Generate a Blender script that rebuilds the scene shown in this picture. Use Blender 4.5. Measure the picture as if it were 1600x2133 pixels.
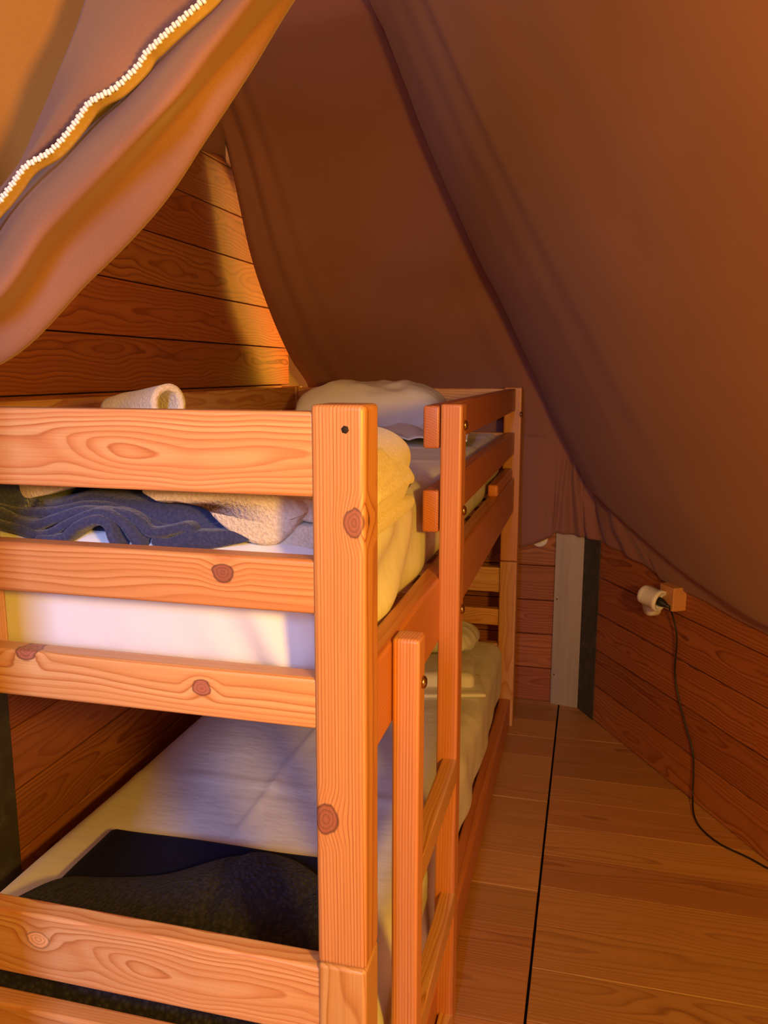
import bpy, bmesh, math, random
from mathutils import Vector, Matrix, noise
random.seed(7)
for o in list(bpy.data.objects): bpy.data.objects.remove(o)
S = bpy.context.scene
COL = S.collection

# ------------------------------------------------------------------ camera
CAMH = 1.27
FPX, CX, CY = 1704.0, 800.0, 1066.5
def _ray(x, y): return Vector(((x-CX)/FPX, (y-CY)/FPX, 1.0))
_by = _ray(1238, 774).normalized()
_bx = -_ray(-6036, 764).normalized()
_bx = (_bx - _by*_bx.dot(_by)).normalized()
_bz = _bx.cross(_by)
ROT = Matrix((_bx, _by, _bz))
C0 = Vector((0, 0, CAMH))
def at(x, y, Y=None, X=None, Z=None, plane=None):
    """point of the place seen at photo pixel (x, y) lying at a known depth / side / height"""
    r = ROT @ _ray(x, y)
    if Y is not None: t = Y/r.y
    elif X is not None: t = X/r.x
    elif Z is not None: t = (Z-CAMH)/r.z
    else:
        p0, n = plane; t = (p0-C0).dot(n)/r.dot(n)
    return C0 + r*t
cam = bpy.data.cameras.new('camera'); co = bpy.data.objects.new('camera', cam); COL.objects.link(co)
cam.sensor_fit = 'HORIZONTAL'; cam.sensor_width = 36.0; cam.lens = 36.0*FPX/1600.0; cam.clip_start = 0.02
rt, up, bk = ROT @ Vector((1,0,0)), ROT @ Vector((0,-1,0)), ROT @ Vector((0,0,-1))
co.matrix_world = Matrix(((rt.x,up.x,bk.x,C0.x),(rt.y,up.y,bk.y,C0.y),(rt.z,up.z,bk.z,C0.z),(0,0,0,1)))
S.camera = co

# ------------------------------------------------------------------ light
w = bpy.data.worlds.new('world'); S.world = w; w.use_nodes = True
bg = w.node_tree.nodes['Background']; bg.inputs[0].default_value = (1.0, 0.54, 0.31, 1); bg.inputs[1].default_value = 0.85
def area(name, loc, target, sx, sy, power, col, spread=math.pi):
    l = bpy.data.lights.new(name, 'AREA'); l.shape = 'RECTANGLE'; l.size = sx; l.size_y = sy
    l.energy = power; l.color = col; l.spread = spread
    o = bpy.data.objects.new(name, l); COL.objects.link(o); o.location = loc
    o.rotation_euler = (Vector(target)-Vector(loc)).to_track_quat('-Z', 'Y').to_euler(); return o
def point(name, loc, power, col, r):
    l = bpy.data.lights.new(name, 'POINT'); l.energy = power; l.color = col; l.shadow_soft_size = r
    o = bpy.data.objects.new(name, l); COL.objects.link(o); o.location = loc; return o
# daylight falling in through the tent door behind the photographer
area('door_daylight', (-0.02, -1.6, 1.95), (-0.55, 1.3, 0.75), 0.35, 0.7, 14.5, (0.40, 0.50, 1.0), math.radians(75))
# the tent's warm hanging lamp, close by to the right of the photographer
point('hanging_lamp', (0.48, -0.05, 1.34), 84, (1.0, 0.52, 0.03), 0.07)
# unseen strip added behind the back canvas, for the glow at the partition's end
gl = area('gap_light', (-0.93, 2.90, 1.58), (-1.13, 2.60, 1.52), 0.06, 0.85, 2.6, (1.0, 0.50, 0.03))
_d = Vector((-0.17, -0.26, -0.06)).normalized(); _e = Vector((0.02, -0.40, 0.60)); _e = (_e-_d*_e.dot(_d)).normalized(); _c = _e.cross(-_d)
gl.matrix_world = Matrix(((_c.x, _e.x, -_d.x, -0.93), (_c.y, _e.y, -_d.y, 2.90), (_c.z, _e.z, -_d.z, 1.58), (0, 0, 0, 1)))
S.view_settings.view_transform = 'Standard'; S.view_settings.look = 'None'
S.view_settings.exposure = 0.12; S.view_settings.gamma = 1.0; S.view_settings.use_curve_mapping = False

# ------------------------------------------------------------------ materials
class NT:
    def __init__(s, name):
        s.m = bpy.data.materials.new(name); s.m.use_nodes = True
        s.t = s.m.node_tree; s.n = s.t.nodes; s.b = s.n['Principled BSDF']
    def node(s, typ, **k):
        n = s.n.new(typ)
        for a, v in k.items(): setattr(n, a, v)
        return n
    def put(s, sock, v):
        if isinstance(v, bpy.types.NodeSocket): s.t.links.new(v, sock)
        else: sock.default_value = v
    def math(s, op, a, b=0.0, c=0.0, clamp=False):
        n = s.node('ShaderNodeMath', operation=op, use_clamp=clamp)
        for i, v in enumerate((a, b, c)): s.put(n.inputs[i], v)
        return n.outputs[0]
    def vmath(s, op, a, b=(0,0,0)):
        n = s.node('ShaderNodeVectorMath', operation=op); s.put(n.inputs[0], a); s.put(n.inputs[1], b)
        return n.outputs['Value'] if op in ('DISTANCE', 'LENGTH', 'DOT_PRODUCT') else n.outputs[0]
    def noise(s, vec, scale, detail=2.0, rough=0.5, out=0):
        n = s.node('ShaderNodeTexNoise'); s.put(n.inputs['Vector'], vec); s.put(n.inputs['Scale'], scale)
        s.put(n.inputs['Detail'], detail); s.put(n.inputs['Roughness'], rough); return n.outputs[out]
    def ramp(s, fac, stops, interp='LINEAR'):
        n = s.node('ShaderNodeValToRGB'); s.put(n.inputs[0], fac); r = n.color_ramp; r.interpolation = interp
        while len(r.elements) < len(stops): r.elements.new(0.5)
        for e, (p, c) in zip(r.elements, stops):
            e.position = p; e.color = c if len(c) == 4 else (*c, 1)
        return n.outputs[0]
    def mix(s, fac, a, b, mode='MIX'):
        n = s.node('ShaderNodeMix', data_type='RGBA', blend_type=mode)
        s.put(n.inputs[0], fac)
        for i, v in ((6, a), (7, b)):
            s.put(n.inputs[i], v if isinstance(v, bpy.types.NodeSocket) or len(v) == 4 else (*v, 1))
        return n.outputs[2]
    def mapr(s, v, a, b, c=0.0, d=1.0, smooth=True):
        n = s.node('ShaderNodeMapRange'); n.interpolation_type = 'SMOOTHSTEP' if smooth else 'LINEAR'
        for i, q in enumerate((v, a, b, c, d)): s.put(n.inputs[i], q)
        return n.outputs[0]
    def bump(s, h, strength, dist):
        n = s.node('ShaderNodeBump'); s.put(n.inputs['Height'], h); n.inputs['Strength'].default_value = strength
        n.inputs['Distance'].default_value = dist; s.t.links.new(n.outputs[0], s.b.inputs['Normal'])
    def xyz(s, vec):
        n = s.node('ShaderNodeSeparateXYZ'); s.put(n.inputs[0], vec); return n.outputs
    def comb(s, x, y, z):
        n = s.node('ShaderNodeCombineXYZ')
        for i, v in enumerate((x, y, z)): s.put(n.inputs[i], v)
        return n.outputs[0]

def wood(name, light, mid, dark, freq=190, pith=0.035, jitter=0.05, warp=0.018, wl=2.2, tilt=0.0, yoff=0.0,
         knots=(), vor=0.0, rough=0.38, bump=0.12, tone=0.5, spec=0.5, contrast=1.0, knotcol=(0.16, 0.035, 0.012), rnd=True, ky=6.0, kx=1.5, coat=0.0):
    """sawn timber: growth rings round a pith that runs along local X; knots bend the rings"""
    T = NT(name)
    tc = T.node('ShaderNodeTexCoord').outputs['Object']
    rv = T.node('ShaderNodeObjectInfo').outputs['Random'] if rnd else None
    if rnd:
        off = T.comb(T.math('MULTIPLY', rv, 17.3), T.math('MULTIPLY', rv, 5.7), T.math('MULTIPLY', rv, 9.1))
        p = T.vmath('ADD', tc, off)
    else: p = tc
    x, y, z = T.xyz(tc)
    q = T.vmath('MULTIPLY', p, (wl, 7.0, 7.0))
    n1 = T.xyz(T.vmath('SUBTRACT', T.noise(q, 1.0, 2.0, 0.55, 1), (0.5, 0.5, 0.5)))
    yy = T.math('ADD', y, yoff); zz = T.math('ADD', z, pith)
    if rnd:
        r2 = T.math('FRACT', T.math('MULTIPLY', rv, 7.31)); r3 = T.math('FRACT', T.math('MULTIPLY', rv, 13.7))
        yy = T.math('ADD', yy, T.math('MULTIPLY', T.math('SUBTRACT', r2, 0.5), jitter))
        zz = T.math('ADD', zz, T.math('MULTIPLY', T.math('SUBTRACT', r3, 0.3), jitter*0.6))
    yy = T.math('ADD', yy, T.math('MULTIPLY', n1[0], warp*1.4))
    zz = T.math('ADD', zz, T.math('MULTIPLY', n1[1], warp*2.2))
    if tilt: zz = T.math('ADD', zz, T.math('MULTIPLY', x, tilt))
    r = T.math('SQRT', T.math('ADD', T.math('MULTIPLY', yy, yy), T.math('MULTIPLY', zz, zz)))
    kmask = None; kd = None
    fine = T.noise(T.vmath('MULTIPLY', p, (9, 60, 60)), 1.0, 2.0, 0.6)
    if vor:
        v = T.node('ShaderNodeTexVoronoi'); v.inputs['Scale'].default_value = 1.0
        T.put(v.inputs['Vector'], T.vmath('MULTIPLY', p, (kx, ky, 0.001)))
        d = T.math('ADD', v.outputs['Distance'], T.math('MULTIPLY', T.math('SUBTRACT', fine, 0.5), 0.06))
        gate = T.math('GREATER_THAN', T.xyz(v.outputs['Color'])[0], 1.0-vor)
        push = T.math('MULTIPLY', T.mapr(d, 0.42, 0.0), gate)
        r = T.math('ADD', r, T.math('MULTIPLY', push, 0.016))
        kmask = T.math('MULTIPLY', T.mapr(d, 0.075, 0.045), gate)
    for (kxp, kyp, kzp, ks) in knots:
        dv = T.vmath('MULTIPLY', T.vmath('SUBTRACT', tc, (kxp, kyp, kzp)), (0.75/ks, 1.0/ks, 0.3/ks))
        d = T.math('ADD', T.vmath('LENGTH', dv), T.math('MULTIPLY', T.math('SUBTRACT', fine, 0.5), 0.8))
        r = T.math('ADD', r, T.math('MULTIPLY', T.mapr(d, 2.6, 0.0), ks*0.6))
        m = T.mapr(d, 1.10, 0.92); kmask = m if kmask is None else T.math('MAXIMUM', kmask, m); kd = d if kd is None else T.math('MINIMUM', kd, d)
    ph = T.math('ADD', T.math('MULTIPLY', r, freq), T.math('MULTIPLY', T.math('SUBTRACT', fine, 0.5), 0.35))
    ring = T.math('FRACT', ph)
    k = 0.5*contrast
    sm = lambda c, t: tuple(c[i]*(1-t)+dark[i]*t for i in range(3))
    col = T.ramp(ring, [(0.0, light), (0.35, light), (0.72, sm(mid, 0.15*k)), (0.9, dark), (1.0, sm(light, 0.35))])
    big = T.noise(T.vmath('MULTIPLY', p, (0.9, 5, 5)), 1.0, 2.0)
    wide = T.math('FRACT', T.math('MULTIPLY', r, freq*0.23))
    col = T.mix(T.mapr(T.math('ABSOLUTE', T.math('SUBTRACT', wide, 0.5)), 0.5, 0.1, 0.0, 0.45), col, mid)
    col = T.mix(T.mapr(big, 0.35, 0.7, 0.0, tone), col, mid)
    streak = T.noise(T.vmath('MULTIPLY', p, (5, 420, 420)), 1.0, 2.0, 0.6)
    col = T.mix(0.35, col, T.ramp(streak, [(0.3, (0.72, 0.66, 0.6)), (0.62, (1.08, 1.08, 1.08))]), 'MULTIPLY')
    if rnd:
        hv = T.node('ShaderNodeHueSaturation'); T.put(hv.inputs['Color'], col)
        T.put(hv.inputs['Value'], T.math('ADD', 0.84, T.math('MULTIPLY', r2, 0.32)))
        T.put(hv.inputs['Hue'], T.math('ADD', 0.494, T.math('MULTIPLY', r3, 0.012))); col = hv.outputs[0]
    if kmask is not None:
        kr = T.ramp(T.math('FRACT', T.math('MULTIPLY', r, freq*0.8)), [(0.0, knotcol), (0.5, tuple(min(1, c*2.2) for c in knotcol)), (1.0, knotcol)])
        if kd is not None:
            kc = lambda f: tuple(min(1, c*f) for c in knotcol)
            rings = T.ramp(T.math('FRACT', T.math('MULTIPLY', kd, 3.1)), [(0.0, kc(2.4)), (0.6, kc(2.0)), (0.9, kc(1.25)), (1.0, kc(2.2))])
            kr = T.mix(T.mapr(kd, 0.82, 0.98), rings, kc(0.75))
        col = T.mix(T.math('MULTIPLY', kmask, 0.92), col, kr)
    T.put(T.b.inputs['Base Color'], col)
    T.put(T.b.inputs['Roughness'], T.math('ADD', rough, T.math('MULTIPLY', streak, 0.12)))
    T.b.inputs['Specular IOR Level'].default_value = spec
    if coat: T.b.inputs['Coat Weight'].default_value = coat; T.b.inputs['Coat Roughness'].default_value = 0.25
    T.bump(T.math('ADD', T.math('MULTIPLY', ring, 0.6), streak), bump, 0.0012)
    return T.m

PL, PM, PD = (0.68, 0.39, 0.16), (0.60, 0.28, 0.09), (0.40, 0.14, 0.035)
M = {}
M['pine'] = wood('pine_varnished', PL, PM, PD, freq=220, vor=0.35, kx=2.6, ky=9, coat=0.15)
M['pine_post'] = wood('pine_post_straight_grain', (0.60, 0.285, 0.10), (0.55, 0.24, 0.075), (0.29, 0.080, 0.020), freq=230, pith=0.02, yoff=0.12, jitter=0.06, warp=0.007, wl=1.2, coat=0.15)
M['pine_red'] = wood('pine_red_heartwood', (0.58, 0.215, 0.07), (0.53, 0.18, 0.055), (0.29, 0.065, 0.020), freq=240, pith=0.03, yoff=0.10, warp=0.007, wl=1.4, jitter=0.06, coat=0.15)
M['larch'] = wood('larch_wall', (0.42, 0.145, 0.052), (0.335, 0.105, 0.037), (0.165, 0.040, 0.015), freq=120, pith=0.022, jitter=0.07, warp=0.03, wl=2.6, vor=0.5, kx=2.4, ky=7, rough=0.5, bump=0.35, contrast=1.3, spec=0.35, knotcol=(0.10, 0.022, 0.01))
M['floor'] = wood('larch_floor', (0.50, 0.245, 0.085), (0.44, 0.205, 0.066), (0.28, 0.112, 0.036), freq=170, pith=0.05, jitter=0.08, warp=0.016, wl=1.6, vor=0.4, kx=2.0, ky=8, rough=0.46, bump=0.3, spec=0.45, knotcol=(0.12, 0.035, 0.014))

def canvas_mat(name, c1, c2, rough=0.85):
    T = NT(name); tc = T.node('ShaderNodeTexCoord').outputs['Object']
    n = T.noise(tc, 4.0, 3.0); g = T.noise(tc, 900.0, 1.0)
    col = T.mix(T.mapr(n, 0.3, 0.7), c1, c2)
    col = T.mix(0.35, col, T.ramp(g, [(0.3, (0.72, 0.72, 0.72)), (0.7, (1.1, 1.1, 1.1))]), 'MULTIPLY')
    T.put(T.b.inputs['Base Color'], col); T.b.inputs['Roughness'].default_value = rough
    T.b.inputs['Sheen Weight'].default_value = 0.15; T.b.inputs['Sheen Roughness'].default_value = 0.5
    T.b.inputs['Specular IOR Level'].default_value = 0.25
    T.bump(T.math('ADD', T.math('MULTIPLY', g, 0.4), T.noise(tc, 30.0, 3.0)), 0.12, 0.004)
    return T.m
M['canvas'] = canvas_mat('brown_tent_canvas', (0.275, 0.118, 0.098), (0.295, 0.130, 0.106))
M['flap'] = canvas_mat('brown_door_canvas', (0.225, 0.108, 0.062), (0.245, 0.118, 0.069))
def plain(name, col, rough=0.5, metal=0.0, **k):
    T = NT(name); tc = T.node('ShaderNodeTexCoord').outputs['Object']
    n = T.noise(tc, 25.0, 3.0)
    T.put(T.b.inputs['Base Color'], T.mix(T.mapr(n, 0.3, 0.7), tuple(c*0.93 for c in col), tuple(min(1, c*1.05) for c in col)))
    T.b.inputs['Roughness'].default_value = rough; T.b.inputs['Metallic'].default_value = metal
    for a, v in k.items(): T.b.inputs[a].default_value = v
    return T.m
def cotton(name, col):
    T = NT(name); tc = T.node('ShaderNodeTexCoord').outputs['Object']
    T.put(T.b.inputs['Base Color'], T.mix(T.noise(tc, 6.0, 2.0), tuple(c*0.96 for c in col), col))
    T.b.inputs['Roughness'].default_value = 0.75; T.b.inputs['Specular IOR Level'].default_value = 0.25
    wr = T.noise(T.vmath('MULTIPLY', tc, (7, 16, 7)), 1.0, 3.0, 0.55)
    T.bump(T.math('ADD', T.math('MULTIPLY', wr, 1.0), T.math('MULTIPLY', T.noise(tc, 700.0), 0.03)), 0.35, 0.012)
    return T.m
M['sheet'] = cotton('white_cotton_sheet', (0.80, 0.79, 0.78))
def fleece(name, c1, c2, scale, dist, strength=0.8):
    T = NT(name); tc = T.node('ShaderNodeTexCoord').outputs['Object']
    g = T.noise(tc, scale, 3.0, 0.6); h = T.noise(tc, 9.0, 2.0)
    col = T.mix(T.mapr(g, 0.35, 0.7), c1, c2)
    T.put(T.b.inputs['Base Color'], col); T.b.inputs['Roughness'].default_value = 0.95
    T.b.inputs['Sheen Weight'].default_value = 0.3; T.b.inputs['Sheen Roughness'].default_value = 0.4
    T.b.inputs['Specular IOR Level'].default_value = 0.1
    T.bump(T.math('ADD', g, T.math('MULTIPLY', h, 1.5)), strength, dist)
    return T.m
M['navy'] = fleece('navy_fleece', (0.035, 0.043, 0.105), (0.055, 0.062, 0.14), 260, 0.003)
M['cream'] = fleece('cream_teddy_fleece', (0.62, 0.52, 0.38), (0.74, 0.65, 0.51), 230, 0.004, 0.7)
M['dark_navy'] = fleece('dark_navy_fleece', (0.006, 0.006, 0.024), (0.009, 0.009, 0.034), 300, 0.002, 0.4)
M['dark_navy'].node_tree.nodes['Principled BSDF'].inputs['Sheen Weight'].default_value = 0.03
def quilted():
    T = NT('charcoal_quilted_fleece'); tc = T.node('ShaderNodeTexCoord').outputs['Object']
    v = T.node('ShaderNodeTexVoronoi'); v.inputs['Scale'].default_value = 110.0; T.put(v.inputs['Vector'], tc)
    d = v.outputs['Distance']
    T.put(T.b.inputs['Base Color'], T.mix(T.mapr(d, 0.1, 0.7), (0.036, 0.036, 0.056), (0.015, 0.015, 0.025)))
    T.b.inputs['Roughness'].default_value = 0.8; T.b.inputs['Sheen Weight'].default_value = 0.05; T.b.inputs['Specular IOR Level'].default_value = 0.2
    T.bump(T.math('SUBTRACT', T.math('MULTIPLY', T.noise(tc, 300.0), 0.2), d), 0.8, 0.008)
    return T.m
M['charcoal'] = quilted()
M['brass'] = plain('antique_brass', (0.45, 0.30, 0.10), 0.25, 1.0)
M['hole'] = plain('drilled_hole', (0.02, 0.012, 0.006), 0.9)
M['plastic'] = plain('white_plastic', (0.82, 0.80, 0.78), 0.35)
M['rubber'] = plain('black_rubber', (0.012, 0.012, 0.012), 0.4)
M['zip'] = plain('ivory_zip_teeth', (0.80, 0.76, 0.66), 0.3)
M['ziptape'] = plain('ochre_zip_tape', (0.42, 0.26, 0.08), 0.85)
def galv():
    T = NT('galvanised_steel'); tc = T.node('ShaderNodeTexCoord').outputs['Object']
    n = T.noise(T.vmath('MULTIPLY', tc, (60, 60, 2.5)), 1.0, 3.0)
    T.put(T.b.inputs['Base Color'], T.mix(n, (0.36, 0.31, 0.26), (0.48, 0.42, 0.35)))
    T.b.inputs['Metallic'].default_value = 0.35; T.put(T.b.inputs['Roughness'], T.mapr(n, 0.3, 0.7, 0.4, 0.6))
    return T.m
M['galv'] = galv()
def darksteel():
    T = NT('weathered_dark_steel'); tc = T.node('ShaderNodeTexCoord').outputs['Object']
    n = T.noise(tc, 28.0, 5.0, 0.65)
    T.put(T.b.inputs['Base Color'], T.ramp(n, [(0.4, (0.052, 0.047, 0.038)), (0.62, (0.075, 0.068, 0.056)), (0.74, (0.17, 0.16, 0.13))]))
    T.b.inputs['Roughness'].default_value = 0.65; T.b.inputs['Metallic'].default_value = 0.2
    return T.m
M['darksteel'] = darksteel()

# ------------------------------------------------------------------ builders
def link(name, me, mat=None, parent=None):
    o = bpy.data.objects.new(name, me); COL.objects.link(o)
    if mat and not me.materials: me.materials.append(mat)
    if parent is not None:
        o.parent = parent; o.matrix_parent_inverse = parent.matrix_basis.inverted()
    return o
def tag(o, label, cat, group=None):
    o['label'] = label; o['category'] = cat
    if group: o['group'] = group
    return o
def thing(name, loc, label, cat, group=None):
    o = bpy.data.objects.new(name, None); COL.objects.link(o); o.empty_display_size = 0.05
    o.matrix_basis = Matrix.Translation(Vector(loc)); tag(o, label, cat, group); return o
def structure(name, loc=(0,0,0)):
    o = bpy.data.objects.new(name, None); COL.objects.link(o); o.empty_display_size = 0.05
    o.matrix_basis = Matrix.Translation(Vector(loc)); o['kind'] = 'structure'; return o
def mesh(name, verts, faces, smooth=True):
    me = bpy.data.meshes.new(name); me.from_pydata([tuple(v) for v in verts], [], faces); me.validate(); me.update()
    if smooth:
        for p in me.polygons: p.use_smooth = True
    return me
def box_mesh(name, L, a, b, bev=0.003, seg=2):
    bm = bmesh.new(); bmesh.ops.create_cube(bm, size=1.0)
    for v in bm.verts: v.co = Vector((v.co.x*L, v.co.y*a, v.co.z*b))
    if bev: bmesh.ops.bevel(bm, geom=list(bm.edges), offset=bev, segments=seg, profile=0.6, affect='EDGES')
    me = bpy.data.meshes.new(name); bm.to_mesh(me); bm.free()
    if bev:
        for p in me.polygons: p.use_smooth = len(p.vertices) != 4 or p.area < max(bev*L, bev*a, bev*b)*1.2
    return me
AX = {'x': Matrix(((1,0,0),(0,1,0),(0,0,1))),
      'x_front': Matrix(((1,0,0),(0,0,-1),(0,1,0))),     # length X, width Z, thickness faces -Y
      'y_side': Matrix(((0,0,1),(1,0,0),(0,1,0))),       # length Y, width Z, thickness faces +X
      'y_flat': Matrix(((0,1,0),(1,0,0),(0,0,-1))),      # length Y, width X
      'z_front': Matrix(((0,1,0),(0,0,-1),(-1,0,0))),    # length Z, width X, face -Y
      }
def board(name, lo, hi, ax, mat, parent, bev=0.003, seg=2, me=None):
    """a straight piece of timber filling the block lo..hi, its grain along its length"""
    lo, hi = Vector(lo), Vector(hi); c = (lo+hi)/2; d = hi-lo
    Mx = AX[ax]; dims = [abs(sum(Mx[i][j]*d[i] for i in range(3))) for j in range(3)]
    if me is None: me = box_mesh(name, *dims, bev, seg)
    o = link(name, me, mat)
    o.matrix_basis = Matrix.Translation(c) @ Mx.to_4x4()
    if parent is not None: o.parent = parent; o.matrix_parent_inverse = parent.matrix_basis.inverted()
    return o
def grid(name, nu, nv, fn, mat, parent=None, thick=0.0, loop=False):
    vs = [fn(i/(nu-1) if not loop else i/nu, j/(nv-1)) for j in range(nv) for i in range(nu)]
    fs = []
    for j in range(nv-1):
        for i in range(nu if loop else nu-1):
            a = j*nu+i; b = j*nu+(i+1) % nu; fs.append((a, b, b+nu, a+nu))
    o = link(name, mesh(name, vs, fs), mat, parent)
    if thick:
        s = o.modifiers.new('thickness', 'SOLIDIFY'); s.thickness = thick; s.offset = 0
    return o
def crom(pts, t):
    """Catmull-Rom through the points, t in 0..1"""
    n = len(pts)-1; f = min(max(t, 0), 1)*n; i = min(int(f), n-1); u = f-i
    p = [pts[max(i-1, 0)], pts[i], pts[i+1], pts[min(i+2, n)]]
    return 0.5*((2*p[1]) + (p[2]-p[0])*u + (2*p[0]-5*p[1]+4*p[2]-p[3])*u*u + (3*p[1]-p[0]-3*p[2]+p[3])*u**3)
def nz(x, y=0.0, z=0.0): return noise.noise(Vector((x, y, z)))
def rounded_block(name, c, size, r, cuts, mat, parent=None, disp=None, rz=0.0):
    bm = bmesh.new(); bmesh.ops.create_cube(bm, size=2.0)
    bmesh.ops.subdivide_edges(bm, edges=list(bm.edges), cuts=cuts, use_grid_fill=True)
    h = Vector(size)/2; inn = Vector((h.x-r, h.y-r, h.z-r))
    for v in bm.verts:
        # even spacing that crowds towards the rounded edges
        q = Vector([math.copysign(abs(a)**0.85, a)*b for a, b in zip(v.co, h)])
        k = Vector([max(-b, min(b, a)) for a, b in zip(q, inn)])
        d = q-k
        if d.length > 1e-9:
            m = max(abs(d.x), abs(d.y), abs(d.z)); q = k + d.normalized()*m if m > 0 else q
        v.co = q
    bm.normal_update()
    if disp:
        mv = [(v, disp(v.co, v.normal)) for v in bm.verts]
        for v, d in mv: v.co += d
    me = bpy.data.meshes.new(name); bm.to_mesh(me); bm.free()
    for p in me.polygons: p.use_smooth = True
    o = link(name, me, mat); o.matrix_basis = Matrix.Translation(Vector(c)) @ Matrix.Rotation(rz, 4, 'Z')
    if parent is not None: o.parent = parent; o.matrix_parent_inverse = parent.matrix_basis.inverted()
    return o
def lump(name, outline, y0, y1, mat, parent, n=72, m=26, power=2.6, shrink=0.55, amp=0.004, fr=18, skew=0.0, seed=0.0):
    """soft folded cloth: a closed outline in XZ carried along Y, its ends rounded over"""
    P = [Vector((p[0], p[1])) for p in outline]; k = len(P)
    def cl(t):
        f = (t % 1.0)*k; i = int(f); u = f-i
        a, b, c, d = P[(i-1) % k], P[i % k], P[(i+1) % k], P[(i+2) % k]
        return 0.5*((2*b)+(c-a)*u+(2*a-5*b+4*c-d)*u*u+(3*b-a-3*c+d)*u**3)
    cen = sum(P, Vector((0, 0)))/k; zmin = min(p.y for p in P)
    vs = []
    for j in range(m):
        s = -1+2*j/(m-1); s = math.sin(s*math.pi/2)
        sc = max(0.0, (1-abs(s)**power))**(1/power); sc = shrink+(1-shrink)*sc if 0 < j < m-1 else shrink*0.9
        y = (y0+y1)/2+(y1-y0)/2*s
        for i in range(n):
            q = cl(i/n); d = q-cen
            x, z = cen.x+d.x*sc, (zmin+(q.y-zmin)*(0.25+0.75*sc) if d.y > 0 else cen.y+d.y*sc)
            a = amp*nz(x*fr+seed, y*fr, z*fr)
            vs.append(Vector((x+a+skew*(y-y0), y+0.6*a, z+a*0.8)))
    fs = [(j*n+i, j*n+(i+1) % n, (j+1)*n+(i+1) % n, (j+1)*n+i) for j in range(m-1) for i in range(n)]
    fs += [tuple(range(n))[::-1], tuple((m-1)*n+i for i in range(n))]
    return link(name, mesh(name, vs, fs), mat, parent)
def ribbon(name, line, th, y0, y1, mat, parent, n=60, m=10, seed=0.0, amp=0.003):
    """a fold of thick cloth seen end on: a curve in XZ with thickness, carried back along Y"""
    L = [Vector((p[0], p[1])) for p in line]
    pts = [crom(L, i/(n-1)) for i in range(n)]
    nor = []
    for i in range(n):
        t = (pts[min(i+1, n-1)]-pts[max(i-1, 0)]).normalized(); nor.append(Vector((-t.y, t.x)))
    ring = [pts[i]+nor[i]*th/2 for i in range(n)]
    for k in range(1, 5):
        a = math.pi*k/5; t = Vector((nor[-1].y, -nor[-1].x)); ring.append(pts[-1]+nor[-1]*math.cos(a)*th/2+t*math.sin(a)*th/2)
    ring += [pts[i]-nor[i]*th/2 for i in range(n-1, -1, -1)]
    for k in range(1, 5):
        a = math.pi*k/5; t = Vector((-nor[0].y, nor[0].x)); ring.append(pts[0]-nor[0]*math.cos(a)*th/2+t*math.sin(a)*th/2)
    cl = [pts[i] for i in range(n)]+[pts[-1]]*4+[pts[i] for i in range(n-1, -1, -1)]+[pts[0]]*4
    R = len(ring); vs = []
    prof = [(0.0, 0.15), (0.0015, 0.55), (0.005, 0.85), (0.010, 1.0)]+[(0.010+(y1-y0-0.010)*k/m, 1.0) for k in range(1, m+1)]
    for dy, sc in prof:
        for i in range(R):
            q = cl[i]+(ring[i]-cl[i])*sc
            a = amp*nz(q.x*22+seed, (y0+dy)*10, q.y*22)
            vs.append(Vector((q.x+a, y0+dy+a, q.y+a)))
    fs = [(j*R+i, j*R+(i+1) % R, (j+1)*R+(i+1) % R, (j+1)*R+i) for j in range(len(prof)-1) for i in range(R)]
    fs.append(tuple(range(R))[::-1])
    return link(name, mesh(name, vs, fs), mat, parent)
def tube(name, pts, r, mat, parent=None, seg=10, sub=8):
    pts = [crom(pts, i/(len(pts)-1)/sub) for i in range((len(pts)-1)*sub+1)]
    vs, fs = [], []
    for i, p in enumerate(pts):
        t = (pts[min(i+1, len(pts)-1)]-pts[max(i-1, 0)]).normalized()
        a = t.cross(Vector((0.31, 0.77, 0.55))).normalized(); b = t.cross(a)
        vs += [p+a*math.cos(2*math.pi*k/seg)*r+b*math.sin(2*math.pi*k/seg)*r for k in range(seg)]
    for i in range(len(pts)-1):
        fs += [(i*seg+k, i*seg+(k+1) % seg, (i+1)*seg+(k+1) % seg, (i+1)*seg+k) for k in range(seg)]
    fs += [tuple(range(seg))[::-1], tuple((len(pts)-1)*seg+k for k in range(seg))]
    return link(name, mesh(name, vs, fs), mat, parent)
def lathe(name, prof, mat, parent=None, origin=(0,0,0), axis=(0,0,1), seg=32):
    ax = Vector(axis).normalized(); a = ax.orthogonal().normalized(); b = ax.cross(a); o = Vector(origin)
    vs = [o+ax*h+(a*math.cos(2*math.pi*k/seg)+b*math.sin(2*math.pi*k/seg))*r for (r, h) in prof for k in range(seg)]
    fs = [(j*seg+k, j*seg+(k+1) % seg, (j+1)*seg+(k+1) % seg, (j+1)*seg+k) for j in range(len(prof)-1) for k in range(seg)]
    fs += [tuple(range(seg))[::-1], tuple((len(prof)-1)*seg+k for k in range(seg))]
    me = mesh(name, vs, fs)
    ob = link(name, me, mat, parent)
    return ob

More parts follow.
